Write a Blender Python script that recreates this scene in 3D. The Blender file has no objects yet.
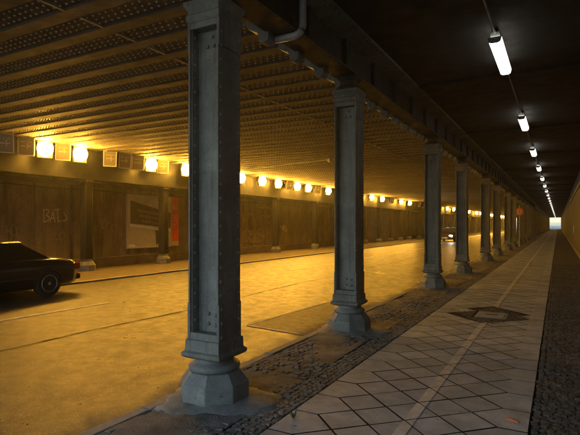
import bpy, bmesh, math, random
from mathutils import Vector, Matrix
random.seed(7)
R = math.radians
scn = bpy.context.scene
col = scn.collection

# ------------------------------------------------------------------ camera, world, sun, exposure
CAM_H, FPX, VPX, HY = 1.55, 485.0, 558.0, 225.0            # eye height, focal length and vanishing point in photo pixels
TH = math.atan2(VPX - 290, FPX); CT, ST = math.cos(TH), math.sin(TH)
cd = bpy.data.cameras.new('camera'); cam = bpy.data.objects.new('camera', cd); col.objects.link(cam)
cd.sensor_width = 36; cd.lens = FPX / 580 * 36; cd.shift_y = (HY - 217.5) / 580
cd.clip_start = .05; cd.clip_end = 6000
cam.location = (0, 0, CAM_H); cam.rotation_euler = (R(90), 0, TH)
scn.camera = cam
w = bpy.data.worlds.new('World'); scn.world = w; w.use_nodes = True
nt = w.node_tree; bg = nt.nodes['Background']
sky = nt.nodes.new('ShaderNodeTexSky'); sky.sky_type = 'NISHITA'; sky.sun_disc = False
SUN_EL, SUN_ROT = R(30), R(245)
sky.sun_elevation = SUN_EL; sky.sun_rotation = SUN_ROT
sky.air_density = 1.4; sky.dust_density = .6; sky.ozone_density = 3
nt.links.new(sky.outputs[0], bg.inputs[0]); bg.inputs[1].default_value = .15
sl = bpy.data.lights.new('sun', 'SUN'); sl.energy = .7; sl.angle = R(12); sl.color = (1, .93, .84)
so = bpy.data.objects.new('sun', sl); col.objects.link(so); so.location = (-40, -60, 60)
d = Vector((math.sin(SUN_ROT) * math.cos(SUN_EL), math.cos(SUN_ROT) * math.cos(SUN_EL), math.sin(SUN_EL)))
so.rotation_euler = d.to_track_quat('Z', 'Y').to_euler()
vs = scn.view_settings; vs.view_transform = 'Standard'; vs.look = 'None'; vs.exposure = 1.35; vs.gamma = 1
LAMP_POWER, TUBE_POWER = 140, 1.6

U0, U1 = -3.1, 195.0                                        # tunnel mouth behind the camera, far mouth

# ------------------------------------------------------------------ helpers
class MB:
    def __init__(s): s.v = []; s.f = []
    def add(s, vs, fs):
        o = len(s.v); s.v += [tuple(p) for p in vs]; s.f += [tuple(i + o for i in f) for f in fs]; return s
    def box(s, x0, x1, y0, y1, z0, z1):
        return s.add([(x0,y0,z0),(x1,y0,z0),(x1,y1,z0),(x0,y1,z0),(x0,y0,z1),(x1,y0,z1),(x1,y1,z1),(x0,y1,z1)],
                     [(0,3,2,1),(4,5,6,7),(0,1,5,4),(1,2,6,5),(2,3,7,6),(3,0,4,7)])
    def prism(s, prof, a, b, ax='y'):                       # prof: ccw points in the plane, extruded along ax
        n = len(prof); V = []
        for t in (a, b):
            for p, q in prof:
                V.append((p, t, q) if ax == 'y' else ((t, p, q) if ax == 'x' else (p, q, t)))
        F = [tuple(range(n)), tuple(range(2*n-1, n-1, -1))] + [(i, i+n, (i+1) % n + n, (i+1) % n) for i in range(n)]
        return s.add(V, F)
    def lathe(s, prof, n, rot=0, cx=0, cy=0):
        V = []; F = []
        for r, z in prof:
            for k in range(n):
                a = rot + 2*math.pi*k/n; V.append((cx + r*math.cos(a), cy + r*math.sin(a), z))
        m = len(prof)
        for i in range(m-1):
            for k in range(n):
                F.append((i*n+k, i*n+(k+1) % n, (i+1)*n+(k+1) % n, (i+1)*n+k))
        F += [tuple(range(n-1, -1, -1)), tuple((m-1)*n+k for k in range(n))]
        return s.add(V, F)
    def tube(s, pts, r, n=8):
        pts = [Vector(p) for p in pts]; V = []; F = []
        for i, p in enumerate(pts):
            t = (pts[min(i+1, len(pts)-1)] - pts[max(i-1, 0)]).normalized()
            a = t.cross(Vector((0,0,1)) if abs(t.z) < .9 else Vector((1,0,0))).normalized(); b = t.cross(a)
            for k in range(n):
                an = 2*math.pi*k/n; V.append(p + a*r*math.cos(an) + b*r*math.sin(an))
        for i in range(len(pts)-1):
            for k in range(n): F.append((i*n+k, i*n+(k+1) % n, (i+1)*n+(k+1) % n, (i+1)*n+k))
        F += [tuple(range(n-1, -1, -1)), tuple((len(pts)-1)*n+k for k in range(n))]
        return s.add(V, F)
    def rivet(s, p, nrm, r=.012, h=None):                   # domed rivet head
        nrm = Vector(nrm).normalized(); h = h or r*.75; p = Vector(p)
        a = nrm.orthogonal().normalized(); b = nrm.cross(a); V = []; n = 6
        for rr, hh in ((r, 0), (r*.75, h*.7)):
            for k in range(n):
                an = 2*math.pi*k/n; V.append(p + a*rr*math.cos(an) + b*rr*math.sin(an) + nrm*hh)
        V.append(p + nrm*h)
        F = [(k, (k+1) % n, n+(k+1) % n, n+k) for k in range(n)] + [(n+k, n+(k+1) % n, 2*n) for k in range(n)]
        return s.add(V, F)
    def mesh(s, name, m, smooth=False, fix=True):
        me = bpy.data.meshes.new(name); me.from_pydata(s.v, [], s.f)
        if fix:
            b = bmesh.new(); b.from_mesh(me); bmesh.ops.recalc_face_normals(b, faces=b.faces); b.to_mesh(me); b.free()
        if smooth:
            for p in me.polygons: p.use_smooth = True
        me.materials.append(m); return me
    def build(s, name, m, parent=None, bevel=0, smooth=False, fix=True):
        return link(name, s.mesh(name, m, smooth, fix), parent, bevel)
def link(name, me, parent=None, bevel=0):
    o = bpy.data.objects.new(name, me); col.objects.link(o)
    if parent: o.parent = parent
    if bevel:
        b = o.modifiers.new('bevel', 'BEVEL'); b.width = bevel; b.segments = 2; b.limit_method = 'ANGLE'; b.angle_limit = R(40)
    return o
def empty(name, loc=(0,0,0), rz=0):
    o = bpy.data.objects.new(name, None); col.objects.link(o); o.location = loc; o.rotation_euler = (0,0,rz); o.empty_display_size = .1; return o
def tag(o, label, cat, group=None):
    o['label'] = label; o['category'] = cat
    if group: o['group'] = group
    return o
def struct(o): o['kind'] = 'structure'; return o
def stuff(o): o['kind'] = 'stuff'; return o
def copy_tree(o, parent=None):
    c = o.copy(); col.objects.link(c)
    if parent: c.parent = parent
    for ch in [x for x in KIDS.get(o.name, [])]: copy_tree(ch, c)
    return c
KIDS = {}
def freeze(o):                                              # remember the children of a finished thing for fast copies
    KIDS[o.name] = list(o.children)
    for c in o.children: freeze(c)
ORD = ['first','second','third','fourth','fifth','sixth','seventh','eighth','ninth','tenth','eleventh','twelfth','thirteenth',
       'fourteenth','fifteenth','sixteenth','seventeenth','eighteenth','nineteenth','twentieth']
def onplane(x, y, v):                                       # photo pixel -> point on the wall plane X = v
    Z = FPX * v / (CT * (x - VPX)); return Vector((v, (Z + v*ST)/CT, CAM_H - (y - HY)*Z/FPX))

# ------------------------------------------------------------------ materials
def mat(name, base, rough=.7, var=.35, scale=6, bump=.0, bscale=60, metal=0, island=0., objvar=0., dirt=None, dirt_scale=1.2, dirt_amt=.5, spec=.5, stretch=None, dirt_lo=.45, dirt_hi=.7, speck=0, streak=False, vstreak=False, speck_col=(.16,.155,.145), speck_lo=.6):
    m = bpy.data.materials.new(name); m.use_nodes = True; N = m.node_tree.nodes; L = m.node_tree.links
    b = N['Principled BSDF']; b.inputs['Roughness'].default_value = rough; b.inputs['Metallic'].default_value = metal
    b.inputs['Specular IOR Level'].default_value = spec
    g = N.new('ShaderNodeNewGeometry')
    def noise(sc, det=5, vec=None):
        n = N.new('ShaderNodeTexNoise'); n.inputs['Scale'].default_value = sc; n.inputs['Detail'].default_value = det; n.inputs['Roughness'].default_value = .62
        L.new(vec or g.outputs['Position'], n.inputs['Vector']); return n.outputs['Fac']
    def rng(v, a, b2, c=.3, e=.7):
        n = N.new('ShaderNodeMapRange'); L.new(v, n.inputs[0])
        for i, q in enumerate((c, e, a, b2)): n.inputs[i+1].default_value = q
        return n.outputs[0]
    def mul(a, b2):
        n = N.new('ShaderNodeMath'); n.operation = 'MULTIPLY'; L.new(a, n.inputs[0]); L.new(b2, n.inputs[1]); return n.outputs[0]
    f = rng(noise(scale), 1-var, 1+var)
    f = mul(f, rng(noise(scale*9, 3), 1-var*.5, 1+var*.5))
    if island: f = mul(f, rng(g.outputs['Random Per Island'], 1-island, 1+island, 0, 1))
    if objvar:
        oi = N.new('ShaderNodeObjectInfo'); f = mul(f, rng(oi.outputs['Random'], 1-objvar, 1+objvar, 0, 1))
    mx = N.new('ShaderNodeMix'); mx.data_type = 'RGBA'; mx.blend_type = 'MULTIPLY'; mx.inputs[0].default_value = 1
    mx.inputs[6].default_value = (*base, 1); L.new(f, mx.inputs[7]); c = mx.outputs[2]
    if dirt:
        vec = None
        if stretch:
            mp = N.new('ShaderNodeMapping'); mp.inputs['Scale'].default_value = stretch; L.new(g.outputs['Position'], mp.inputs[0]); vec = mp.outputs[0]
        k = rng(noise(dirt_scale, 7, vec), 0, dirt_amt, dirt_lo, dirt_hi)
        m2 = N.new('ShaderNodeMix'); m2.data_type = 'RGBA'; L.new(k, m2.inputs[0]); L.new(c, m2.inputs[6]); m2.inputs[7].default_value = (*dirt, 1); c = m2.outputs[2]
    if vstreak:                                             # rust and soot run down the steel
        mp = N.new('ShaderNodeMapping'); mp.inputs['Scale'].default_value = (1,1,.05); L.new(g.outputs['Position'], mp.inputs[0])
        m4 = N.new('ShaderNodeMix'); m4.data_type = 'RGBA'; L.new(rng(noise(26, 5, mp.outputs[0]), 0, .6, .52, .68), m4.inputs[0]); L.new(c, m4.inputs[6]); m4.inputs[7].default_value = (.07,.058,.045,1); c = m4.outputs[2]
    if streak:                                              # wheel tracks and oil drips drawn out along the road
        mp = N.new('ShaderNodeMapping'); mp.inputs['Scale'].default_value = (1.1,.045,1); L.new(g.outputs['Position'], mp.inputs[0])
        m4 = N.new('ShaderNodeMix'); m4.data_type = 'RGBA'; m4.blend_type = 'MULTIPLY'; m4.inputs[0].default_value = 1; L.new(c, m4.inputs[6]); L.new(rng(noise(1.6, 6, mp.outputs[0]), .62, 1.3, .35, .65), m4.inputs[7]); c = m4.outputs[2]
        m5 = N.new('ShaderNodeMix'); m5.data_type = 'RGBA'; L.new(rng(noise(1.3, 8), 0, .55, .58, .68), m5.inputs[0]); L.new(c, m5.inputs[6]); m5.inputs[7].default_value = (.038,.036,.034,1); c = m5.outputs[2]
    if speck:
        k2 = rng(noise(speck, 1 if speck > 40 else 4), 0, 1, speck_lo, speck_lo+.1); m3 = N.new('ShaderNodeMix'); m3.data_type = 'RGBA'; L.new(k2, m3.inputs[0]); L.new(c, m3.inputs[6]); m3.inputs[7].default_value = (*speck_col,1); c = m3.outputs[2]
    L.new(c, b.inputs['Base Color'])
    L.new(rng(noise(scale*2.3, 4), max(rough-.13, .05), min(rough+.13, 1)), b.inputs['Roughness'])
    if bump:
        bp = N.new('ShaderNodeBump'); bp.inputs['Strength'].default_value = bump; bp.inputs['Distance'].default_value = .01
        L.new(noise(bscale, 4), bp.inputs['Height']); L.new(bp.outputs[0], b.inputs['Normal'])
    return m
def emit(name, c, s):
    m = bpy.data.materials.new(name); m.use_nodes = True; b = m.node_tree.nodes['Principled BSDF']
    b.inputs['Base Color'].default_value = (*[min(x, .8) for x in c], 1); b.inputs['Emission Color'].default_value = (*c, 1); b.inputs['Emission Strength'].default_value = s; return m
def glassy(name, c, rough=.08):
    m = bpy.data.materials.new(name); m.use_nodes = True; b = m.node_tree.nodes['Principled BSDF']
    b.inputs['Base Color'].default_value = (*c, 1); b.inputs['Roughness'].default_value = rough; b.inputs['Specular IOR Level'].default_value = .7; return m
M = dict(
    steel=mat('column_paint', (.165,.174,.162), .55, .28, 3.5, .25, 90, dirt=(.075,.07,.06), dirt_scale=2.4, dirt_amt=.7, stretch=(1,1,.35), speck=22, speck_col=(.085,.06,.045), speck_lo=.64, vstreak=True),
    plinth=mat('plinth_paint', (.205,.22,.215), .65, .25, 5, .5, 70, dirt=(.11,.105,.095), dirt_scale=3.5, dirt_amt=.75, speck=18, speck_col=(.09,.075,.06), speck_lo=.63),
    cement=mat('cement', (.23,.235,.23), .85, .25, 4, .5, 60, dirt=(.10,.09,.075), dirt_scale=3, dirt_amt=.8),
    girder=mat('girder_paint', (.03,.029,.027), .6, .35, 3, .2, 60, dirt=(.05,.042,.035), dirt_scale=2, dirt_amt=.8),
    beam=mat('beam_paint', (.095,.076,.052), .6, .4, 3, .15, 60, objvar=.25, dirt=(.16,.11,.06), dirt_scale=1.6, dirt_amt=.5),
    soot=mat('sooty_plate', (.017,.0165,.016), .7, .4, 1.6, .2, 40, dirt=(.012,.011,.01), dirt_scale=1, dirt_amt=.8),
    rivet=mat('rivet_glint', (.62,.55,.42), .5, .3, 5),  # pale tone paints a glint onto the ceiling rivet heads
    plate=mat('ceiling_plate', (.145,.118,.078), .75, .35, 2.2, .2, 30, objvar=.2, dirt=(.055,.043,.028), dirt_scale=.9, dirt_amt=.85, stretch=(.5,1,1)),
    splice=mat('splice_paint', (.3,.27,.2), .55, .3, 5),
    asphalt=mat('asphalt', (.05,.047,.044), .4, .14, 2.2, .8, 110, dirt=(.068,.064,.058), dirt_scale=.35, dirt_amt=.6, spec=.5, speck=55, streak=True),
    patch=mat('asphalt_patch', (.055,.052,.05), .55, .2, 5, .6, 170),
    tar=mat('tar', (.012,.011,.011), .95, .3, 8, spec=.05),
    paint=mat('road_paint', (.62,.6,.55), .6, .2, 6, .3, 120, dirt=(.12,.11,.1), dirt_scale=9, dirt_amt=.75),
    slab=mat('paving_slab', (.36,.385,.415), .75, .18, 7, .35, 140, island=.16, objvar=.17, dirt=(.19,.195,.2), dirt_scale=2.1, dirt_amt=.7, speck=16, speck_col=(.13,.13,.125), speck_lo=.63),
    stripe=mat('stripe_paint', (.52,.50,.46), .7, .22, 9, .3, 120, objvar=.1, dirt=(.34,.31,.28), dirt_scale=7, dirt_amt=.7),
    joint=mat('joint_dirt', (.055,.048,.04), .95, .4, 12, .8, 90),
    jointsand=mat('joint_sand', (.035,.031,.027), .95, .4, 12, spec=.05),
    cobble=mat('dark_cobble', (.085,.083,.08), .85, .25, 20, .3, 150, spec=.2, island=.4, dirt=(.2,.18,.15), dirt_scale=1.2, dirt_amt=.35),
    cobble2=mat('brown_cobble', (.14,.133,.122), .9, .25, 20, .3, 150, island=.4, dirt=(.25,.22,.18), dirt_scale=1.5, dirt_amt=.6),
    dust=mat('dusty_ground', (.2,.19,.175), .95, .35, 3, .9, 45, dirt=(.07,.062,.05), dirt_scale=2.5, dirt_amt=.85),
    dust2=mat('dark_grit', (.075,.07,.062), .95, .4, 8, .8, 90),
    kerb=mat('kerb_granite', (.3,.29,.27), .75, .2, 12, .3, 120, objvar=.12, dirt=(.15,.14,.12), dirt_scale=2, dirt_amt=.6),
    wall=mat('grimy_plaster', (.26,.2,.135), .85, .3, 1.4, .4, 25, dirt=(.06,.045,.03), dirt_scale=1.1, dirt_amt=.85, stretch=(1,1.6,.3)),
    panel=mat('wall_panel', (.19,.155,.105), .8, .3, 1.8, .3, 30, objvar=.1, dirt=(.075,.062,.04), dirt_scale=1.4, dirt_amt=.8, stretch=(1,2.2,.25)),
    ledge=mat('wall_ledge', (.13,.105,.075), .85, .3, 3, .3, 30),
    rwall=mat('ochre_wall', (.07,.06,.043), .8, .3, 1.6, .4, 30, dirt=(.035,.03,.02), dirt_scale=1.3, dirt_amt=.8, stretch=(1,2,.3)),
    chalk=mat('graffiti_paint', (.5,.44,.33), .8, .3, 14),
    chalk2=mat('faded_graffiti', (.22,.185,.125), .85, .35, 9),
    black=mat('black_metal', (.03,.03,.032), .5, .3, 8), grey=mat('grey_metal', (.25,.25,.25), .45, .25, 8),
    zinc=mat('zinc_pipe', (.42,.44,.44), .5, .25, 6, dirt=(.15,.14,.12), dirt_scale=4, dirt_amt=.7),
    reflector=mat('reflector', (.75,.72,.62), .3, .1, 6, metal=.6),
    lampglass=glassy('lamp_glass', (.3,.27,.2), .25),
    white=mat('white_enamel', (.75,.75,.73), .5, .1, 6), red=mat('red_print', (.8,.09,.035), .6, .15, 4, dirt=(.62,.07,.03), dirt_scale=3, dirt_amt=.5),
    poster=mat('poster_paper', (.6,.57,.5), .55, .2, 1.5, dirt=(.4,.38,.33), dirt_scale=1, dirt_amt=.7), posterdark=mat('poster_dark', (.09,.075,.055), .55, .25, 3),
    postermark=mat('poster_mark', (.24,.2,.13), .55, .2, 5),
    posterlight=mat('poster_light', (.46,.43,.36), .55, .1, 5), postermid=mat('poster_mid', (.12,.1,.065), .55, .2, 5),
    carpaint=glassy('dark_car_paint', (.016,.018,.022), .22), carpaint2=glassy('maroon_car_paint', (.06,.02,.015), .25),
    carglass=glassy('car_glass', (.015,.018,.02), .06), tyre=mat('tyre_rubber', (.02,.02,.02), .85, .2, 12), rim=mat('alloy_rim', (.55,.53,.5), .35, .1, 8, metal=.8),
    taillight=glassy('tail_light', (.35,.02,.015), .15), chrome=mat('chrome_trim', (.6,.6,.6), .2, .05, 8, metal=.9),
    ground=mat('pale_ground', (.2,.195,.185), .9, .2, .3, .3, 8), weed=mat('weed_leaf', (.05,.09,.025), .6, .2, 20), litter=mat('orange_litter', (.7,.18,.05), .6, .1, 20),
    sodium=emit('sodium_lamp', (1,.475,.05), LAMP_POWER), sodium_dim=emit('sodium_glow', (1,.5,.04), .25),
    tube=emit('fluorescent_tube', (1,.95,.82), TUBE_POWER), head=emit('headlight_beam', (1,.9,.7), 60))

def grit_material():                                        # loose grit that thins out away from the kerb, grain by grain
    m = mat('road_grit', (.17,.16,.145), .95, .35, 3, .6, 60); N = m.node_tree.nodes; L = m.node_tree.links
    g = N.new('ShaderNodeNewGeometry'); sx = N.new('ShaderNodeSeparateXYZ'); L.new(g.outputs['Position'], sx.inputs[0])
    mr = N.new('ShaderNodeMapRange'); L.new(sx.outputs['X'], mr.inputs[0]); mr.inputs[1].default_value = -3.82; mr.inputs[2].default_value = -3.15
    acc = mr.outputs[0]
    for sc, am in ((1.6, 1.1), (9, .7), (120, 1.5)):
        n = N.new('ShaderNodeTexNoise'); n.inputs['Scale'].default_value = sc; n.inputs['Detail'].default_value = 3; L.new(g.outputs['Position'], n.inputs['Vector'])
        a = N.new('ShaderNodeMath'); a.operation = 'MULTIPLY_ADD'; L.new(n.outputs['Fac'], a.inputs[0]); a.inputs[1].default_value = am; L.new(acc, a.inputs[2]); acc = a.outputs[0]
    m2 = N.new('ShaderNodeMapRange'); L.new(acc, m2.inputs[0]); m2.inputs[1].default_value = 2.2; m2.inputs[2].default_value = 2.9; m2.inputs[4].default_value = .9
    L.new(m2.outputs[0], N['Principled BSDF'].inputs['Alpha']); return m
M['grit'] = grit_material()
# ------------------------------------------------------------------ the ground, road and pavements
RZ = -.08                                                   # road surface below the pavement
KN, KF = -3.12, -11.62                                      # road-side edges of near and far kerbs
struct(MB().box(-1500, 1500, -1500, 1500, -.6, -.30).build('ground', M['ground']))
road = struct(MB().box(KF, KN, U0-40, U1+200, -.28, RZ).build('road', M['asphalt']))
def strip(mb, p, q, wd, z):
    p = Vector(p); q = Vector(q); n = (q-p).normalized(); n = Vector((-n.y, n.x))*wd/2
    return mb.add([(*(p+n), z), (*(p-n), z), (*(q-n), z), (*(q+n), z)], [(0,1,2,3)])
zc = lambda k: RZ + .004*k
k = 0
for y in [4.2 + 5.55*i - 11.1 for i in range(26)]:              # broken centre line
    strip(MB(), (-8.3, y+.0), (-8.24, y+2.9), .13, zc(2)).build('lane_dash', M['paint'], road)
pts = [(-6.25 + .06*math.sin(i*.9) + .02*math.sin(i*2.7), -8 + i*1.0) for i in range(120)]
pts = [(a + (c-a)*k_/4 + random.uniform(-.012,.012), b + (d_-b)*k_/4) for (a, b), (c, d_) in zip(pts, pts[1:]) for k_ in range(4)]
mb = MB()
for p, q in zip(pts, pts[1:]): strip(mb, p, q, random.uniform(.014,.042), zc(2))
mb.build('tar_seam', M['tar'], road)
MB().add([(-4.4,6.6,zc(1)),(-3.16,6.42,zc(1)),(-3.16,9.4,zc(1)),(-4.25,9.3,zc(1))], [(0,1,2,3)]).build('asphalt_patch', M['patch'], road)
strip(strip(MB(), (-4.42,6.55), (-3.2,6.38), .07, zc(2)), (-4.42,6.6), (-4.26,9.3), .07, zc(2)).build('patch_outline', M['paint'], road)

near = struct(MB().box(KN+.12, .95, U0-40, U1+60, -.29, -.045).build('pavement', M['joint']))
far = struct(MB().box(-15.2, KF-.145, U0-40, U1+60, -.29, -.04).build('far_pavement', M['ledge']))
ke = MB().box(0, .12, .006, .994, -.27, .0).mesh('kerb_stone', M['kerb'])
kf = MB().box(-.145, 0, .006, .994, -.27, -.03).mesh('kerb_stone', M['kerb'])
for i in range(34):
    for me, x, par in ((ke, KN, near), (kf, KF, far)):
        o = link('kerb_stone', me, par, .012); o.location = (x + random.uniform(-.006,.006), -2 + i, random.uniform(-.006,.006))
for x0, x1, z, par in ((KN, KN+.12, 0, near), (KF-.145, KF, -.03, far)):
    stuff(MB().box(x0, x1, 32, U1+60, -.27, z).build('kerb', M['kerb'], par)); stuff(MB().box(x0, x1, U0-40, -2, -.27, z).build('kerb', M['kerb'], par))

# paving slabs: squares laid on the diagonal, closed by five-sided slabs at both edges
SR, HD = -.19, .2188                                        # right edge and half diagonal
YO = (lambda Z, v: (Z + v*ST)/CT)(FPX*CAM_H/(427.1-HY), -.41)
cover = (-1.0, 9.0)
def lat(k, j): return (SR - k*HD, YO + j*HD)
def slab_polys(j0, j1):
    out = []
    for j in range(j0, j1):
        if j % 2 == 0:
            out.append([lat(0,j), lat(0,j+2), lat(1,j+2), lat(2,j+1), lat(1,j)])
            out.append([lat(8,j+2), lat(8,j), lat(7,j), lat(6,j+1), lat(7,j+2)])
            for kk in (3, 5): out.append([lat(kk,j), lat(kk-1,j+1), lat(kk,j+2), lat(kk+1,j+1)])
        else:
            for kk in (2, 4, 6): out.append([lat(kk,j), lat(kk-1,j+1), lat(kk,j+2), lat(kk+1,j+1)])
    return out
def shrink(poly, g):
    n = len(poly); c = sum((Vector(p) for p in poly), Vector((0,0)))/n; out = []
    area = sum(poly[i][0]*poly[(i+1)%n][1]-poly[(i+1)%n][0]*poly[i][1] for i in range(n)); sg = 1 if area > 0 else -1
    for i in range(n):
        a, b, e = Vector(poly[i-1]), Vector(poly[i]), Vector(poly[(i+1)%n])
        d1 = (b-a).normalized(); d2 = (e-b).normalized()
        n1 = Vector((-d1.y, d1.x))*sg; n2 = Vector((-d2.y, d2.x))*sg
        bis = (n1+n2); bis = bis/max(bis.length_squared, .2)*2
        out.append(b + bis*g)
    if sg < 0: out.reverse()
    return out
def slab_geo(mb, poly, dz, tx, ty):
    n = len(poly); c = sum(poly, Vector((0,0)))/n; top = [c + (p-c)*.996 for p in poly]
    zz = lambda p, b: b + dz + (p.x-c.x)*tx + (p.y-c.y)*ty
    V = [(p.x, p.y, -.05) for p in poly] + [(p.x, p.y, zz(p, -.0006)) for p in poly] + [(p.x, p.y, zz(p, 0)) for p in top]
    F = []
    for r in (0, n):
        for i in range(n): F.append((r+i, r+(i+1)%n, r+n+(i+1)%n, r+n+i))
    F.append(tuple(range(2*n, 3*n))); mb.add(V, F)
def edges(o):                                               # the upright edges are caked with joint dirt
    o.data.materials.append(M['jointsand'])
    for p in o.data.polygons:
        if abs(p.normal.z) < .8: p.material_index = 1
    return o
def clip(poly, x0, x1):
    for sgn, lim in ((1, x0), (-1, x1)):
        out = []
        for i in range(len(poly)):
            a, b = poly[i], poly[(i+1) % len(poly)]; ia = sgn*(a.x-lim) >= 0; ib = sgn*(b.x-lim) >= 0
            if ia: out.append(a)
            if ia != ib: t = (lim-a.x)/(b.x-a.x); out.append(a.lerp(b, t))
        poly = out
        if not poly: break
    return poly
def in_cover(p, g=0): return abs(p[0]-cover[0])/(.62+g) + abs(p[1]-cover[1])/(.98+g) < 1
js = int((U0-4-YO)/HD); nslab = 0; rest = MB(); paintm = MB()
for poly in slab_polys(js + js % 2, int((U1+3-YO)/HD)):
    c = sum((Vector(p) for p in poly), Vector((0,0)))/len(poly)
    if in_cover(c): continue
    ps = shrink(poly, .0055 + random.uniform(0, .0035)); dz = random.uniform(-.0015,.0015); tx, ty = random.uniform(-.003,.003), random.uniform(-.003,.003)
    if c.y > 2.6 and nslab < 296:
        mb = MB(); slab_geo(mb, ps, dz, tx, ty); edges(mb.build('paving_slab', M['slab'], near, fix=False)); nslab += 1
    else: slab_geo(rest, ps, dz, tx, ty)
    st = clip(ps, -1.075, -.985)
    if len(st) > 2 and c.y > 0:
        paintm.add([(p.x, p.y, dz + (p.x-c.x)*tx + (p.y-c.y)*ty + .003) for p in st], [tuple(range(len(st)))])
MB().box(SR-8*HD-.002, SR+.002, U0-4, U1+3, -.044, -.0058).build('joint_sand', M['jointsand'], near)
stuff(edges(rest.build('paving_slabs', M['slab'], near, fix=False)))
paintm.build('dividing_stripe', M['stripe'], near, fix=False)

def cobbles(x0, x1, y0, y1, sz, hfun, mask=None):
    mb = MB(); ny = int((y1-y0)/sz); nx = max(1, int((x1-x0)/sz)); sx = (x1-x0)/nx
    for j in range(ny):
        for i in range(nx):
            cx = x0 + (i+.5 + (.5 if j % 2 and 0 < i < nx-1 else 0)*.6)*sx + random.uniform(-.2,.2)*sz; cy = y0 + (j+.5)*sz + random.uniform(-.22,.22)*sz
            if mask and not mask(cx, cy): continue
            a = sx*random.uniform(.43,.52); b = sz*random.uniform(.43,.52); t = random.uniform(-.5,.5); z = hfun(cx, cy); ca, sa = math.cos(t), math.sin(t)
            V = []
            for q, zz in ((1, -.045), (.98, z-.006), (.82, z)):
                for sx_, sy_ in ((-1,-1),(1,-1),(1,1),(-1,1)):
                    px, py = a*q*sx_, b*q*sy_*random.uniform(.9,1); V.append((cx+px*ca-py*sa, cy+px*sa+py*ca, zz))
            mb.add(V, [(r+i_, r+(i_+1)%4, r+4+(i_+1)%4, r+4+i_) for r in (0,4) for i_ in range(4)] + [(8,9,10,11)])
    return mb
cov = lambda x, y: in_cover((x, y), .0)
stuff(cobbles(SR+.012, .88, 2.2, 22, .05, lambda x, y: random.gauss(0,.0025)).build('cobblestones', M['cobble'], near, fix=False))
def dusty(x, y): return random.gauss(-.002,.005) + .012*math.sin(x*5+1.3*math.sin(y*2.1))*math.sin(y*1.7+x) - .004
stuff(cobbles(-2.21, SR-8*HD-.012, 1.0, 24, .045, lambda x, y: random.gauss(-.002,.003)).build('cobblestones', M['cobble2'], near, fix=False))
stuff(cobbles(KN+.13, -2.23, .6, 24, .06, dusty).build('cobblestones', M['cobble2'], near, fix=False))
stuff(cobbles(cover[0]-.7, cover[0]+.7, cover[1]-1.1, cover[1]+1.1, .058, lambda x, y: random.gauss(.001,.002), lambda x, y: in_cover((x,y), -.03) and not (abs(x-cover[0]) < .27 and abs(y-cover[1]) < .34)).build('cobblestones', M['cobble'], near, fix=False))
# dust lying between the stones and, farther on, over them
def sheet(x0, x1, y0, y1, nx, ny, zf):
    mb = MB(); V = [(x0+(x1-x0)*i/nx, y0+(y1-y0)*j/ny, zf(x0+(x1-x0)*i/nx, y0+(y1-y0)*j/ny)) for j in range(ny+1) for i in range(nx+1)]
    return mb.add(V, [(j*(nx+1)+i, j*(nx+1)+i+1, (j+1)*(nx+1)+i+1, (j+1)*(nx+1)+i) for j in range(ny) for i in range(nx)])
from mathutils import noise as mn
dz = lambda x, y: -.007 + .022*mn.noise((x*1.6, y*1.1, 3.1)) + .007*mn.noise((x*9, y*9, 1))
stuff(sheet(SR+.012, .88, 2.2, 22, 14, 300, lambda x, y: -.010 + .008*mn.noise((x*2, y*1.3, 7)) + .004*mn.noise((x*11, y*11, 2))).build('dust', M['dust2'], near, smooth=True, fix=False))
stuff(sheet(KN+.122, -2.225, -3, 26, 30, 700, dz).build('dust', M['dust'], near, smooth=True, fix=False))
n_ = 260; V = []                                            # grit swept against the kerb on the road side
for i in range(n_+1):
    y_ = -2 + i*.1; e_ = .75
    V += [(KN-.001, y_, zc(4)), (KN-max(.05, e_), y_, zc(3)-.0035)]
stuff(MB().add(V, [(2*i, 2*i+1, 2*i+3, 2*i+2) for i in range(n_)]).build('road_grit', M['grit'], road, fix=False))
MB().box(KN+.122, SR-8*HD-.012, 24, U1+3, -.05, -.006).build('far_margin', M['dust'], near)
MB().box(SR+.012, .88, 22, U1+3, -.05, -.004).build('far_margin', M['cobble'], near)
MB().box(KN+.122, SR-8*HD-.012, U0-4, -3, -.05, -.006).build('margin', M['dust'], near)
MB().box(SR+.012, .88, U0-4, 2.2, -.05, -.006).build('margin', M['cobble'], near)
mh = empty('access_cover', (cover[0], cover[1], 0)); tag(mh, 'square cover set in a diamond of dark cobbles in the pavement', 'manhole cover')
MB().box(-.245,.245,-.31,.31,-.05,.0).build('frame', M['grey'], mh, .006)
cv = MB().box(-.205,.205,-.27,.27,-.01,.006).build('lid', M['slab'], mh, .005)
MB().box(-.10,.10,-.045,.045,.0,.009).build('lifting_plate', M['black'], cv)
# litter and a weed between the slabs
lt = MB().prism([(0,0),(.05,.002),(.10,.0),(.10,.008),(.05,.014),(0,.006)], -.012, .012).build('paper_scrap', M['litter'])
lt.location = (-.37, 4.22, .001); lt.rotation_euler = (0,0,R(-12)); tag(lt, 'small orange scrap of litter on the slabs near the right edge', 'litter')
wd = empty('weed', (-1.86, 3.42, -.004)); tag(wd, 'small green weed growing in a slab joint by the left edge', 'weed')
for i in range(5):
    a = i*1.3; L_ = random.uniform(.05,.09); dx, dy = math.cos(a), math.sin(a)
    MB().add([(-dy*.004,dx*.004,-.01),(dy*.004,-dx*.004,-.01),(dx*L_*.35+dy*.009,dy*L_*.35-dx*.009,L_*.6),(dx*L_*.7,dy*L_*.7,L_),(dx*L_*.35-dy*.009,dy*L_*.35+dx*.009,L_*.6)], [(0,1,2,3,4)]).build('leaf', M['weed'], wd, fix=False)

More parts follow.
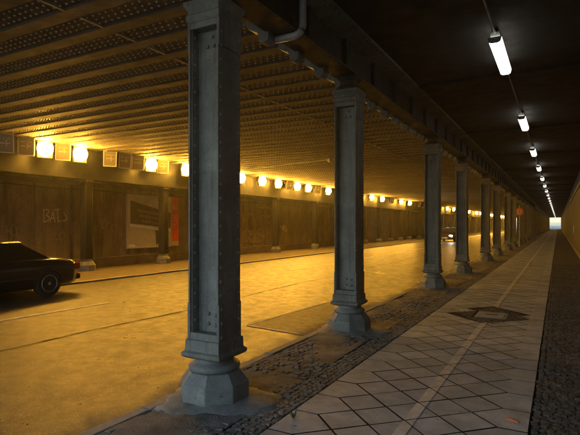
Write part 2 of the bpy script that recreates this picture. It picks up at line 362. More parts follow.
# ------------------------------------------------------------------ the ceiling: sheet and transverse riveted beams
BZ, PZ = 4.155, 4.185
ceil = struct(MB().box(-16.2, 2.0, U0, U1, PZ, PZ+.8).build('ceiling', M['beam']))
SP = .575
bw = .118
bm_me = MB().prism([(-bw,BZ+.012),(-bw+.012,BZ),(bw-.012,BZ),(bw,BZ+.012),(bw,PZ+.003),(-bw,PZ+.003)], -15.05, -2.29, 'x').mesh('beam', M['plate'])
rv = MB()
for r_, off in ((-.10, 0), (0, .5), (.10, 0)):
    x = -14.2 + off*.115
    while x < -2.95:
        rv.rivet((x, SP/2 + r_, PZ), (0,0,-1), .018, .018); x += .115
rv_me = rv.mesh('rivets', M['rivet'])
sp_me = MB().box(-5.28,-5.24,bw+.001,SP-bw-.001,PZ-.032,PZ).mesh('splice_plate', M['splice'])
nb = 290; rest = MB()
for i in range(nb, int((U1-U0)/SP)): rest.box(-15.05, -2.29, U0+.15+i*SP-bw, U0+.15+i*SP+bw, BZ, PZ+.003)
stuff(rest.build('beams', M['plate'], ceil))
for i in range(nb):
    y = U0 + .15 + i*SP
    b = link('beam', bm_me, ceil); b.location.y = y
    if -1 < y < 45:
        r = stuff(link('rivets', rv_me, b)); s_ = link('splice_plate', sp_me, b)
# sooty plates over the pavement, with narrow cover strips
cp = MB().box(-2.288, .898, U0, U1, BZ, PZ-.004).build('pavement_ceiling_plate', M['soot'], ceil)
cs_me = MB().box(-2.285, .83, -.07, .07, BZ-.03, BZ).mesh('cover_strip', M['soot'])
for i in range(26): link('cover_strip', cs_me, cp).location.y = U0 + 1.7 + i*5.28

# ------------------------------------------------------------------ columns
W = .165                                                    # half width of the shaft
def make_column():
    t = empty('riveted_pillar')
    o = MB().lathe([(.315,-.05),(.315,.165),(.30,.18),(.235,.262)], 8, R(22.5)).build('base_block', M['plinth'], t, .008)
    MB().lathe([(.19,.255),(.222,.27),(.232,.295),(.222,.32),(.19,.335),(.175,.345),(.175,.40)], 24).build('base_ring', M['plinth'], t, smooth=True)
    q = math.sqrt(2)
    MB().lathe([(.18*q,.375),(.21*q,.395),(.212*q,.425),(.187*q,.445),(.185*q,.53),(.178*q,.54)], 4, R(45)).build('shoe', M['steel'], t, .004)
    sh = MB()
    for s in (-1, 1): sh.box(s*W-(.018 if s > 0 else 0), s*W+(0 if s > 0 else .018), -W, W, .53, 3.34)      # side plates
    sh.box(-W+.018, W-.018, -W+.105, W-.105, .53, 3.34)     # web plates set back between them
    for s in (-1, 1):
        for q_ in (-1, 1):                                   # angle irons in the corners
            x0, x1 = sorted((s*(W-.0181), s*(W-.030))); y0, y1 = sorted((q_*(W-.104), q_*(W-.020))); sh.box(x0, x1, y0, y1, .532, 3.338)
    sh.build('shaft', M['steel'], t, .003)
    for q_ in (-1, 1):
        y0, y1 = sorted((q_*(W-.106), q_*(W-.003)))
        MB().box(-W+.0185, W-.0185, y0, y1, .531, .60).build('foot_plate', M['steel'], t, .004); MB().box(-W+.0185, W-.0185, y0, y1, 3.28, 3.337).build('head_plate', M['steel'], t, .004)
    for z0, z1 in ((.535,.86), (3.10,3.335)):
        for s in (-1, 1):
            x0, x1 = sorted((s*W, s*(W+.009))); MB().box(x0, x1, -W, W, z0, z1).build('cover_plate', M['steel'], t, .002)
    rv = MB(); z = .58
    while z < 3.32:
        cp = .009 if z < .86 or z > 3.10 else 0
        for s in (-1, 1):
            for q_ in (-1, 1):
                rv.rivet((s*(W+cp), q_*(W-.035), z), (s,0,0), .018, .015)
                rv.rivet((s*(W-.030), q_*(W-.055), z), (-s,0,0), .018, .015)
        z += .12
    for q_ in (-1, 1):
        for x, z in ((-.02,.67),(.06,.66),(.06,.75),(-.02,.76),(-.03,3.14),(.04,3.14),(.02,3.22)):
            rv.rivet((x, q_*(W-.105), z), (0,q_,0), .02, .018)
    stuff(rv.build('rivets', M['steel'], t, fix=False))
    MB().lathe([(W*q*1.0,3.335),(W*q*1.10,3.36),(W*q*1.10,3.40),(W*q*1.02,3.415),(W*q*1.02,3.44),(W*q*1.2,3.49),(W*q*1.2,3.52)], 4, R(45)).build('capital', M['steel'], t, .004)
    MB().lathe([(.21,3.52),(.20,3.56),(.15,3.60),(.15,3.66),(.22,3.72)], 4, R(45)).build('bearing', M['girder'], t, .006)
    sd = random.Random(3)
    n = 40; ang = [2*math.pi*k_/n for k_ in range(n)]
    rad = [.50 + .12*max(0, math.cos(a))**2 + .06*math.sin(a*3+1) + sd.uniform(-.025,.025) for a in ang]
    V = []; F = []
    for q_, z in ((1,-.048),(1,-.012),(.8,.008),(.60,.03)):
        for a, r in zip(ang, rad):
            rr = r*q_ if q_ > .65 else .30
            V.append((rr*math.cos(a), rr*math.sin(a), z + (sd.uniform(-.006,.006) if z > -.04 else 0)))
    for i in range(3):
        for k_ in range(n): F.append((i*n+k_, i*n+(k_+1)%n, (i+1)*n+(k_+1)%n, (i+1)*n+k_))
    F.append(tuple(3*n+k_ for k_ in range(n)))
    MB().add(V, F).build('cement_apron', M['cement'], t, smooth=True, fix=False)
    return t
CV = -2.71
ys = [3.50, 6.72, 12.2, 16.4, 22.15, 26.55, 32.5, 37.05]
while ys[-1] < U1-6: ys.append(ys[-1] + (5.8 if len(ys) % 2 == 0 else 4.5))
proto = make_column(); freeze(proto)
for i, y in enumerate(ys):
    i += 1
    o = proto if i == 1 else copy_tree(proto); o.location = (CV, y, 0)
    if i == 1: lb = 'tall blue-grey riveted column in the foreground, largest and nearest of the row'
    elif i <= 12: lb = 'riveted steel column, %s from the front in the row along the pavement' % ORD[i-1]
    else: lb = 'dark riveted column in the crowded far end of the row along the pavement'
    tag(o, lb, 'column', 'riveted columns along the pavement')

# ------------------------------------------------------------------ near girder on the columns
g = empty('longitudinal_girder', (CV, 0, 3.72)); tag(g, 'dark riveted steel girder running along the top of the near column row', 'girder')
def gl(mb): mb.v = [(x, y, z-3.72) for x, y, z in mb.v]; return mb
gl(MB().box(-.17,.17,U0,U1,3.72,3.745)).build('bottom_flange', M['girder'], g)
wb = gl(MB().box(-.11,.11,U0,U1,3.745,4.12)).build('web', M['girder'], g)
gl(MB().box(-.32,.43,U0,U1,4.12,BZ)).build('top_flange', M['steel'], g)  # paler than the girder, lamp light put into its colour
st_me = gl(MB().box(.111,.165,-.03,.03,3.746,4.119)).mesh('stiffener', M['girder'])
sl_me = gl(MB().box(-.165,-.111,-.03,.03,3.746,4.119)).mesh('stiffener', M['girder'])
prof = [(-.112,3.70),(-.15,3.665),(-.20,3.665),(-.235,3.70),(-.24,3.76),(-.26,3.80),(-.31,3.815),(-.365,3.85),(-.39,3.91),(-.39,3.98),(-.42,4.03),(-.47,4.07),(-.48,4.118),(-.33,4.118),(-.33,4.02),(-.30,3.93),(-.24,3.87),(-.17,3.84),(-.112,3.84)]
br_me = gl(MB().prism([(a_*1.08, b_ if b_ > 4.1 else b_-.06) for a_, b_ in prof], -.085, .085)).mesh('bracket', M['plinth'])
for i in range(nb):
    y = U0 + .15 + i*SP
    if i % 2 == 0 and y < 70:
        link('stiffener', st_me, g).location.y = y
        link('stiffener', sl_me, g).location.y = y + SP/2
for i in range(58):
    o = link('bracket', br_me, g, .006); o.location.y = 2.55 + i*.72
rv = MB(); y = 0
while y < 30:
    rv.rivet((.14, y, 3.72), (0,0,-1), .014); rv.rivet((-.14, y, 3.72), (0,0,-1), .014); rv.rivet((.11, y, 3.78), (1,0,0), .014); rv.rivet((.11, y, 4.07), (1,0,0), .014); rv.rivet((.38, y, 4.12), (0,0,-1), .014); y += .14
stuff(gl(rv).build('rivets', M['girder'], g, fix=False))
# bent strap under the girder, modelled as a round tube
pp = [(-2.93,4.8,3.78),(-2.90,4.8,3.70),(-2.84,4.8,3.678),(-2.62,4.8,3.678)]
for i in range(9):
    a = i/8*math.pi/2; pp.append((-2.60+.11*math.sin(a), 4.8, 3.788-.11*math.cos(a)))
pp += [(-2.49,4.8,3.95),(-2.49,4.8,4.118)]
tag(MB().tube(pp, .042, 10).build('girder_strap', M['zinc'], smooth=True), 'pale bent strap under the girder between the first two columns', 'pipe')

# ------------------------------------------------------------------ far wall, its columns and girder
WV = -15.1
fw = tag(MB().box(WV-.6, WV, U0, U1, -.1, PZ-.005).build('far_wall', M['wall']), 'long grimy graffiti-marked wall across the road', 'wall')
MB().box(WV, WV+.16, U0, U1, -.05, .34).build('plinth', M['ledge'], fw, .02)
MB().box(WV, WV+.07, U0, U1, 2.96, 3.10).build('cornice', M['ledge'], fw, .01)
FV = -14.35
fy = [2.7, 7.0, 11.35, 15.1, 19.7, 24.25, 29.45, 34.2, 39.0, 42.8, 46.4, 49.7, 53.2]
while fy[-1] < U1-5: fy.append(fy[-1]+4.3)
for a, b in zip(fy, fy[1:]):
    if b > 62: break
    n = 3; e = [a + (b-a)*i/n for i in range(n+1)]
    for p, q in zip(e, e[1:]):
        o = MB().box(WV, WV+.035+random.uniform(0,.008), p+.008, q-.008, .345, 2.955).build('wall_panel', M['panel'], fw, .005)
def make_far_column():
    t = empty('steel_stanchion')
    MB().lathe([(.30,-.06),(.30,.16),(.20,.30)], 8, R(22.5)).build('base_block', M['cement'], t, .01)
    MB().lathe([(.17,.29),(.2,.32),(.17,.36)], 16).build('base_ring', M['girder'], t)
    s = MB()
    for q in (-1, 1): s.box(-.15,.15,q*.13-.012,q*.13+.012,.35,3.02)
    s.box(-.12,.12,-.118,.118,.352,3.018); s.build('shaft', M['girder'], t, .003)
    MB().box(-.19,.19,-.18,.18,3.02,3.12).build('capital', M['girder'], t, .01)
    return t
fp = make_far_column(); freeze(fp)
for i, y in enumerate(fy):
    o = fp if i == 0 else copy_tree(fp); o.location = (FV, y, 0)
    lbl = {0: 'steel wall column outside the left edge of the view', 1: 'steel wall column behind the passing dark car',
           2: 'steel wall column right of the white scrawled tag', 3: 'steel wall column between the grey poster and the red banner',
           4: 'steel wall column hidden behind the foreground column', 5: 'steel wall column right of the big pale graffiti shapes',
           6: 'steel wall column just left of the second near column'}.get(i, 'dark steel wall column in the distance, %s from the left along the far wall' % ORD[i] if i < 15 else 'dark steel wall column in the last far stretch towards the exit')
    tag(o, lbl, 'column', 'steel columns along the far wall')
g2 = empty('wall_girder', (FV, 0, 3.12)); tag(g2, 'dark girder along the far wall below the floodlights', 'girder')
for nm, b in dict(bottom_flange=(-.2,.2,0,.025), web=(-.06,.06,.025,BZ-3.12-.03), top_flange=(-.22,.22,BZ-3.12-.03,BZ-3.12)).items():
    MB().box(b[0], b[1], U0, U1, b[2], b[3]).build(nm, M['soot'], g2)

# graffiti: flat paint on the wall panels
def ribbon(lines, wd, name, m, v=WV+.047):
    mb = MB()
    for ln in lines:
        P = [onplane(x, y, v) for x, y in ln]
        for a, b in zip(P, P[1:]):
            a2, b2 = Vector((a.y, a.z)), Vector((b.y, b.z)); n = (b2-a2)
            if n.length < 1e-5: continue
            n.normalize(); e = n*wd*.3; a2 = a2-e; b2 = b2+e; n = Vector((-n.y, n.x))*wd/2
            mb.add([(v,*(a2+n)),(v,*(a2-n)),(v,*(b2-n)),(v,*(b2+n))], [(0,1,2,3)]); v += .00012
    return mb.build(name, m, fw)
ribbon([[(43.5,209),(44,222)],[(43.5,210),(48,209.5),(49,212),(46,215),(49.5,217.5),(48.5,220.5),(44,222)],
        [(50,222),(53,212),(55,222)],[(50.8,218.5),(54.6,218.5)],[(54,210),(59,209)],[(57.5,210),(57.8,221.5),(60.5,221)],
        [(64,213),(66,216),(67,219),(65,221),(62,220.5)]], .035, 'graffiti', M['chalk'])
ribbon([[(281,226),(284,231),(283,227),(287,230),(285,232)],[(283,225),(286,227)]], .07, 'graffiti', M['chalk'])
ribbon([[(320.5,222),(322,228),(324,224)],[(321,229),(324,231)]], .06, 'graffiti', M['chalk2'])
rg = random.Random(5)
def blob(cx, cy, rx, ry, s):
    r2 = random.Random(s); ph = r2.uniform(0,6); return [(cx + rx*math.cos(a)*(1+.18*math.sin(3*a+ph)), cy + ry*math.sin(a)*(1+.15*math.sin(2*a+ph))) for a in [2*math.pi*i/18 for i in range(19)]]
ribbon([blob(251,223,4.2,10,1), blob(261,205,4.3,2.6,2), blob(268,212,3.5,5,3), blob(263,220,2.6,5,4), blob(263,232,5,4,5), blob(243.5,210,2.2,9,6), blob(256,238,7,5,7), blob(269,228,2.5,6,8), blob(246,236,3.5,6,9)], .09, 'graffiti', M['chalk2'])
ribbon([blob(292+rg.uniform(0,18), 222+rg.uniform(0,14), rg.uniform(1.5,3), rg.uniform(2,5), i) for i in range(7)], .05, 'graffiti', M['chalk2'])
ribbon([blob(4+i*5, 232+rg.uniform(-4,4), 2.5, rg.uniform(3,6), 30+i) for i in range(4)] + [blob(104+i*5, 226+rg.uniform(-3,3), 2, rg.uniform(3,5), 60+i) for i in range(3)] + [blob(50+i*6, 236, 2.5, 4, 90+i) for i in range(3)], .045, 'graffiti', M['chalk2'])

for x in (71.5, 331):
    p = onplane(x, 200, WV+.075); MB().tube([(WV+.075, p.y, .34), (WV+.075, p.y, 2.96)], .035, 8).build('downpipe', M['ledge'], fw, smooth=True)
MB().tube([(WV+.06, U0+i*1.1, 2.82+.018*math.sin(i*1.9)+.012*math.sin(i*.7)) for i in range(60)], .016, 6).build('wall_cable', M['black'], fw, smooth=True)
# poster and banner on the wall
def quad(pts, v, name, m, par):                             # flat print: polygon on a plane parallel to the wall
    P = [onplane(x, y, v) - Vector(par.matrix_world.translation if False else par.location) for x, y in pts]
    return MB().add(P, [tuple(range(len(P)))]).build(name, m, par)
pv = WV + .06
a, b = onplane(127, 247.5, pv), onplane(168, 196, pv)
py0, py1, pz0, pz1 = a.y, onplane(170, 0, pv).y, a.z, onplane(127, 195, pv).z
po = empty('poster', (pv, py0, pz0)); tag(po, 'large grey poster picturing a sign board, framed on the far wall', 'poster')
PW, PH = py1-py0, pz1-pz0
MB().box(-.02,.03,0,PW,0,PH).build('backing', M['poster'], po)
fr = MB(); fr.box(.0,.05,-.05,0,-.05,PH+.05).box(0,.05,PW,PW+.05,-.05,PH+.05).box(0,.05,0,PW,PH,PH+.05).box(0,.05,0,PW,-.05,0); fr.build('frame', M['posterlight'], po)
def pq(pts, m, nm, lev): MB().add([(.03+.003*lev, x*PW, z*PH) for x, z in pts], [tuple(range(len(pts)))]).build(nm, m, po)
pq([(.06,.90),(1,.68),(1,.36),(.06,.46)], M['postermid'], 'printed_board', 1)
pq([(.02,.40),(1,.29),(1,.01),(.02,.01)], M['posterlight'], 'printed_foreground', 1)
pq([(.02,.98),(1,.98),(1,.70),(.06,.92),(.06,.44),(.02,.44)], M['poster'], 'printed_sky', 1)
pq([(.04,.45),(1,.34),(1,.29),(.04,.40)], M['white'], 'printed_rail', 2)
pq([(.06,.905),(.45,.82),(.5,.90),(.42,.92),(.34,.87)], M['posterlight'], 'printed_highlight', 2)
pq([(.62,.32),(.80,.31),(.78,.10),(.64,.02)], M['posterdark'], 'printed_post', 2)
pq([(.03,.0),(.16,.0),(.16,.05),(.03,.06)], M['white'], 'printed_tag', 2)
for r in range(3):                                          # blurred, unreadable rows of lettering on the pictured board
    n = 9-r; x = .22+.05*r
    for i in range(n):
        zc_ = .745 - .095*r - .15*x; wd_ = rg.uniform(.04,.06); pq([(x,zc_-.02),(x+wd_,zc_-.03),(x+wd_,zc_+.025),(x,zc_+.035)], M['postermark'], 'printed_mark', 2); x += wd_+.018
MB().box(0,.06,PW*.70,PW*.9,PH+.05,PH+.12).build('lamp_bracket', M['posterlight'], po)
by0, by1, bz0, bz1 = onplane(169.3,0,pv).y+.12, onplane(178.3,0,pv).y, onplane(174,246,pv).z, onplane(174,197,pv).z
bn = empty('banner', (pv, by0, bz0)); tag(bn, 'narrow upright orange-red banner on the far wall', 'banner')
BW, BH = by1-by0, bz1-bz0
MB().box(-.02,.025,0,BW,0,BH).build('sheet', M['red'], bn, .004)
def bq(x0, x1, z0, z1, m): MB().add([(.029,x0*BW,z0*BH),(.029,x1*BW,z0*BH),(.029,x1*BW,z1*BH),(.029,x0*BW,z1*BH)], [(0,1,2,3)]).build('printed_mark', m, bn)
bq(.04,.96,.01,.10,M['posterlight'])
for z0, z1, x0, x1 in ((.74,.80,.2,.75),(.81,.87,.3,.8),(.62,.64,.1,.85),(.56,.575,.1,.8),(.50,.515,.1,.85),(.44,.455,.1,.7)): bq(x0,x1,z0,z1,M['posterlight'])

# ------------------------------------------------------------------ right wall
rw = tag(MB().box(.9, 1.8, U0, U1, -.1, 3.42).build('right_wall', M['rwall']), 'ochre wall along the right side of the pavement', 'wall')
MB().box(.9, 1.8, U0, U1, 3.42, PZ-.004).build('upper_wall', M['girder'], rw)
MB().box(.84, .9, U0, U1, 3.36, 3.50).build('cornice', M['ledge'], rw, .01)
MB().box(.86, .9, U0, U1, 0, .25).build('plinth', M['ledge'], rw, .01)
y = 3.0
while y < 75:
    MB().box(.885, .9, y+.006, y+1.194, .256, 3.35).build('wall_panel', M['rwall'], rw, .004); y += 1.2
MB().box(.872,.885,36,36.35,1.05,1.5).build('notice', M['white'], rw)

# ------------------------------------------------------------------ floodlights along the far wall
LV = -13.98
def make_flood(lit):
    t = empty('floodlight')
    wd_, hh = .21, .27
    h = MB().lathe([(wd_*1.41,0),(wd_*1.41,.10),(wd_*.8,.24)], 4, R(45))
    h.v = [(z_*-1+.0, x_, y_*hh/wd_) for x_, y_, z_ in h.v]; h.build('housing', M['grey'], t, .012)
    fr = MB().box(-.0,.035,-wd_-.02,-wd_+.015,-hh-.02,hh+.02).box(0,.035,wd_-.015,wd_+.02,-hh-.02,hh+.02).box(0,.035,-wd_+.015,wd_-.015,hh-.015,hh+.02).box(0,.035,-wd_+.015,wd_-.015,-hh-.02,-hh+.015)
    fr.build('frame', M['black' if lit else 'white'], t, .012)  # glare on unlit rims painted white; lit rims black so only the dome shows
    gm = M['sodium_dim'] if lit else M['lampglass']
    gl_ = MB().box(.012,.020,-wd_+.015,wd_-.015,-hh+.015,hh-.015).build('glass', gm, t)
    if lit:
        d_ = MB().lathe([(.235,.0),(.225,.06),(.18,.12),(.11,.16),(.04,.175)], 24)  # oversized dome, shaped to imitate the round glare of the lamp
        d_.v = [(z_+.021, x_, y_) for x_, y_, z_ in d_.v]; d_.build('lamp', M['sodium'], t, smooth=True)
    else:
        d_ = MB().box(.021,.03,-.13,.13,-.016,.016).box(.021,.03,.02,.05,-.09,.09); d_.build('lamp', M['reflector'], t)
        MB().box(.0205,.028,-.15,.15,.12,.135).build('reflector_edge', M['reflector'], t)
    MB().box(-.16,-.10,-wd_-.05,-wd_-.03,-.04,.33).box(-.16,-.10,wd_+.03,wd_+.05,-.04,.33).box(-.16,-.10,-wd_-.03,wd_+.03,.31,.33).build('yoke', M['black'], t)
    MB().box(-.35,-.1,-.03,.03,.331,.355).build('arm', M['black'], t)
    return t
lit_x = [45,80,151,186,241,262,278,297,308,328,371.4,382,400.8,409.5,447,453.4,469,477,492,503]
dim_x = [5,26,63,110,125,138,163,200,222,290,318,392,419.5,423,434,440,460]
fl_lit = make_flood(True); freeze(fl_lit); fl_dim = make_flood(False); freeze(fl_dim); nl = {True: 0, False: 0}
for x, lit in sorted([(x, True) for x in lit_x] + [(x, False) for x in dim_x]):
    p = onplane(x, 145, LV); src = fl_lit if lit else fl_dim
    o = src if nl[lit] == 0 else copy_tree(src); nl[lit] += 1
    o.location = (LV, p.y, 3.92); o.rotation_euler = (0, R(4 if lit else 15), R((-20 if lit else -32) + random.uniform(-4,4)))
    if x < 500:
        lb = ('glowing sodium floodlight, %s lit one from the left along the far wall' if lit else 'unlit square floodlight, %s unlit one from the left along the far wall') % ORD[nl[lit]-1]
    else: lb = 'tiny glowing floodlight in the far distance along the wall' if lit else 'tiny unlit floodlight in the far distance along the wall'
    tag(o, lb, 'floodlight', 'sodium floodlights along the far wall' if lit else 'unlit floodlights along the far wall')
for i in range(1, 16):
    o = copy_tree(fl_lit); o.location = (LV, 94 + i*6, 3.92); tag(o, 'tiny glowing floodlight in the far distance along the wall', 'floodlight', 'sodium floodlights along the far wall')
tag(MB().tube([(LV-.22, y_, 4.26) for y_ in (U0, 20, 60, U1)], .03, 8).build('lamp_rail', M['zinc']), 'long pale pipe carrying the floodlights along the far wall', 'pipe')
# cable to a ceiling fitting over the road
cb = empty('road_ceiling_lamp', (-7.78, 17.3, BZ)); tag(cb, 'small unlit fitting on the road ceiling with a cable to the wall', 'ceiling fitting')
MB().lathe([(.05,0),(.09,-.04),(.10,-.12),(.06,-.17)], 12).build('housing', M['zinc'], cb)
MB().tube([(-.05,0,-.06),(-2,0,-.13),(-4,0,-.24),(-6.45,0,-.42)], .022, 6).build('cable', M['zinc'], cb)

# ------------------------------------------------------------------ fluorescent lamps over the pavement
TV = -.73
def make_tube():
    t = empty('fluorescent_lamp')
    MB().box(-.055,.055,-.75,.75,-.0805,-.0).build('housing', M['white'], t, .008)
    MB().prism([(-.085,-.081),(-.07,-.14),(-.04,-.155),(.04,-.155),(.07,-.14),(.085,-.081)], -.77, .77).build('diffuser', M['tube'], t)
    for s in (-1, 1):
        MB().prism([(-.088,-.0805),(-.072,-.143),(-.04,-.158),(.04,-.158),(.072,-.143),(.088,-.0805)], min(s*.77,s*.778), max(s*.77,s*.778)).build('end_cap', M['grey'], t)
        MB().box(-.012,.012,s*.55-.012,s*.55+.012,0,.055).build('hanger', M['grey'], t)
    return t
tp = make_tube(); freeze(tp); i = 0; y = 2.37
while y < U1-2:
    o = tp if i == 0 else copy_tree(tp); o.location = (TV, y, 4.10)
    lb = 'lit fluorescent lamp above the pavement behind the top of the frame' if i == 0 else ('nearest and largest lit fluorescent lamp over the pavement' if i == 1 else
         ('lit fluorescent lamp over the pavement, %s in the line' % ORD[i-1] if i < 15 else 'tiny far fluorescent lamp in the line over the pavement'))
    tag(o, lb, 'lamp', 'fluorescent lamps over the pavement'); i += 1; y += 5.28
tag(MB().tube([(TV, U0+.3, 4.085), (TV, U1-1, 4.085)], .014, 6).build('conduit', M['zinc']), 'thin electric conduit linking the fluorescent lamps', 'conduit')

# ------------------------------------------------------------------ round sign on a pole by the column row
sg = empty('round_sign', (-2.42, 38.4, 0)); tag(sg, 'round orange-red sign on a thin pole beside the far columns', 'sign')
MB().tube([(0,0,-.04),(0,0,2.95)], .03, 8).build('pole', M['zinc'], sg)
def disc(r, y0, y1): 
    m_ = MB().lathe([(r, y0), (r, y1)], 28); m_.v = [(x_, -z_, y_+2.5) for x_, y_, z_ in m_.v]; return m_
dk = disc(.29,.035,.05).build('rim', M['red'], sg); disc(.2,.05,.056).build('face', M['poster'], dk)
bx_ = MB(); bx_.box(-.03,.03,-.066,-.060,2.40,2.60); bx_.build('symbol', M['red'], dk)

# ------------------------------------------------------------------ cars
def make_car(paint, roof, lights_on):
    """sedan pointing along +Y, origin under its middle"""
    t = empty('car'); L2, Wd = 2.2, .85
    deck = .80*roof/1.3 + .06; hood = .76
    # body: stations along the length: (y, half width, z low, z shoulder)
    S = [(-2.2,.62,.36,.66),(-2.14,.76,.27,.74),(-1.95,.82,.22,deck-.03),(-1.55,.85,.20,deck),(-.95,.86,.19,deck+.02),(0,.86,.19,deck),(.75,.855,.19,deck-.015),(1.2,.85,.20,hood),(1.7,.83,.21,hood-.05),(2.0,.79,.24,.66),(2.15,.72,.28,.60),(2.2,.60,.34,.54)]
    ring = lambda y, wv, zl, zs: [(-wv*.86,y,zl),(-wv*.98,y,zl+.10),(-wv,y,zl+(zs-zl)*.55),(-wv*.965,y,zs-.05),(-wv*.90,y,zs),(-wv*.45,y,zs+.025),(0,y,zs+.032),(wv*.45,y,zs+.025),(wv*.90,y,zs),(wv*.965,y,zs-.05),(wv,y,zl+(zs-zl)*.55),(wv*.98,y,zl+.10),(wv*.86,y,zl)]
    V = []; F = []
    for s in S: V += ring(*s)
    n = 13
    for i in range(len(S)-1):
        for k_ in range(n): F.append((i*n+k_, i*n+(k_+1)%n, (i+1)*n+(k_+1)%n, (i+1)*n+k_))
    F += [tuple(range(n)), tuple((len(S)-1)*n+k_ for k_ in range(n))]
    body = MB().add(V, F).build('body', paint, t, smooth=True)
    # cabin: glasshouse of panes between pillars under a roof
    zb = deck+.01; zr = roof
    B = [(-.74,-1.5),(.74,-1.5),(.74,.95),(-.74,.95)]; T = [(-.56,-.85),(.56,-.85),(.56,.22),(-.56,.22)]
    vb = [Vector((x, y, zb-.03)) for x, y in B]; vt = [Vector((x, y, zr-.06)) for x, y in T]
    cab = MB().add(vb+vt, [(0,1,5,4),(1,2,6,5),(2,3,7,6),(3,0,4,7)]).build('cabin', paint, t)
    rf = MB(); V = []
    for q, z in ((1.0,zr-.062),(1.0,zr-.03),(.9,zr-.008),(.6,zr)):
        for x, y in T: V.append((x*q, -.315+(y+.315)*(q*.5+.5 if q < 1 else 1.02), z))
    rf.add(V, [(r+i, r+(i+1)%4, r+4+(i+1)%4, r+4+i) for r in (0,4,8) for i in range(4)] + [(12,13,14,15)]).build('roof', paint, t, .01, True)
    def pane(i, a0, a1, b0, b1, nm):
        j = (i+1) % 4; f_ = lambda a_, b_: (vb[i].lerp(vb[j], a_)).lerp(vt[i].lerp(vt[j], a_), b_)
        P = [f_(a0,b0), f_(a1,b0), f_(a1,b1), f_(a0,b1)]; nr = (P[1]-P[0]).cross(P[3]-P[0]).normalized()*.006
        MB().add([p+nr for p in P]+[p-nr for p in P], [(0,1,2,3),(0,1,5,4),(1,2,6,5),(2,3,7,6),(3,0,4,7)]).build(nm, M['carglass'], cab)
    pane(0,.06,.94,.10,.96,'rear_window'); pane(2,.06,.94,.10,.96,'windscreen')
    for s in (1, 3): pane(s,.08 if s == 1 else .09,.47,.14,.93,'side_window'); pane(s,.51,.92 if s == 1 else .91,.14,.93,'side_window')
    wy = (-1.32, 1.32)
    for y in wy:
        for s in (-1, 1):
            ty = MB().lathe([(.19,-.10),(.285,-.10),(.305,-.07),(.305,.07),(.285,.10),(.19,.10)], 26); ty.v = [(z_, x_, y_) for x_, y_, z_ in ty.v]
            wo = ty.build('wheel', M['tyre'], t, smooth=False); wo.location = (s*.775, y, .305)
            rm = MB().lathe([(.20,-.06),(.20,.085),(.185,.095),(.15,.07),(.06,.085),(.02,.09)], 26); rm.v = [(s*z_+s*.012, x_, y_) for x_, y_, z_ in rm.v]; rm.build('rim', M['rim'], wo)
            sp = MB()
            for k_ in range(5):
                a = 2*math.pi*k_/5; c_, s_ = math.cos(a), math.sin(a); x = s*.098
                sp.add([(x,c_*.03-s_*.03,s_*.03+c_*.03),(x,c_*.03+s_*.03,s_*.03-c_*.03),(x,c_*.18+s_*.04,s_*.18-c_*.04),(x,c_*.18-s_*.04,s_*.18+c_*.04)], [(0,1,2,3)])
            sp.build('spokes', M['rim'], wo)
            ar = MB(); 
            for k_ in range(12):
                a0, a1 = math.pi*k_/12, math.pi*(k_+1)/12; x = s*(.858)
                ar.add([(x,y+.33*math.cos(a0),.305+.33*math.sin(a0)),(x,y+.37*math.cos(a0),.305+.37*math.sin(a0)),(x,y+.37*math.cos(a1),.305+.37*math.sin(a1)),(x,y+.33*math.cos(a1),.305+.33*math.sin(a1)),
                        (x-s*.06,y+.33*math.cos(a0),.305+.33*math.sin(a0)),(x-s*.06,y+.37*math.cos(a0),.305+.37*math.sin(a0)),(x-s*.06,y+.37*math.cos(a1),.305+.37*math.sin(a1)),(x-s*.06,y+.33*math.cos(a1),.305+.33*math.sin(a1))], [(0,1,2,3),(0,4,7,3),(1,2,6,5)])
            ar.build('wheel_arch', M['black'], body)
    hm = M['head'] if lights_on else M['posterlight']
    for s in (-1, 1):
        MB().box(s*.55-.14,s*.55+.14,2.02,2.195,.53,.65).build('headlight', hm, t, .03)
        MB().box(s*.64-.15,s*.64+.15,-2.19,-2.02,.57,.72).build('taillight', M['taillight'], t, .02)
        MB().box(s*.865-.012,s*.865+.012,-1.0,.95,.44,.47).build('side_trim', M['black'], body)
        MB().box(s*.87-.01,s*.87+.012,-.18,-.02,.66,.69).build('door_handle', M['chrome'], body)
        MB().prism([(s*.80,.86),(s*.98,.88),(s*.98,.99),(s*.86,.99)], .62, .72).build('mirror', paint, t, .015)
    for y, nm in ((-2.2,'rear_bumper'), (2.2,'front_bumper')):
        q = 1 if y > 0 else -1; y0, y1 = sorted((y-q*.10, y+q*.045)); MB().box(-.74,.74,y0,y1,.32,.46).build(nm, paint, t, .03)
    MB().box(-.26,.26,2.247,2.257,.34,.45).build('number_plate', M['white'], t); MB().box(-.26,.26,-2.247,-2.235,.47,.58).build('number_plate', M['white'], t)
    MB().box(-.45,.45,2.16,2.21,.50,.60).build('grille', M['black'], t)
    MB().box(-.70,.70,-2.05,-2.03,deck-.045,deck-.02).build('boot_trim', M['chrome'], t)
    return t
c1 = make_car(M['carpaint'], 1.27, False); c1.location = (-10.95, 5.66, RZ+.002); c1.rotation_euler = (0,0,R(180))
tag(c1, 'dark low saloon car cut by the left edge, its tail towards the poster', 'car')
c2 = make_car(M['carpaint2'], 1.38, True); c2.location = (-9.5, 50.0, RZ+.002); c2.rotation_euler = (0,0,R(180))
tag(c2, 'distant oncoming car with lit headlights seen between the columns', 'car')

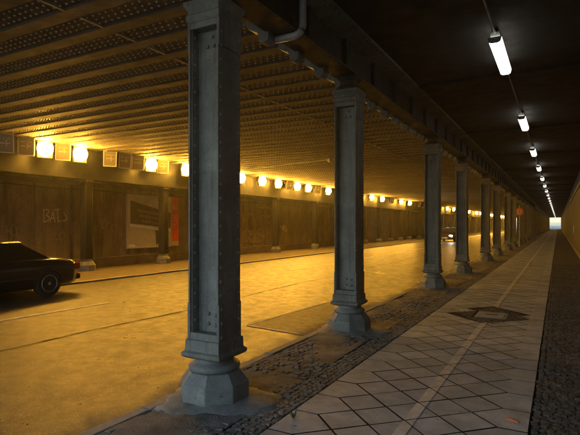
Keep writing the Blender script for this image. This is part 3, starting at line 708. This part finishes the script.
# ------------------------------------------------------------------ tunnel haze, its scatter also set to imitate lens glare at the lamps
hm = bpy.data.materials.new('haze_air'); hm.use_nodes = True; N = hm.node_tree.nodes; N.remove(N['Principled BSDF'])
hv = N.new('ShaderNodeVolumePrincipled'); hv.inputs['Color'].default_value = (.9,.9,.9,1); hv.inputs['Density'].default_value = .001
hv.inputs['Anisotropy'].default_value = .85
hm.node_tree.links.new(hv.outputs[0], N['Material Output'].inputs['Volume'])
stuff(MB().box(-1600, 1600, -1600, 1600, -1.6, 5.6).build('haze', hm))
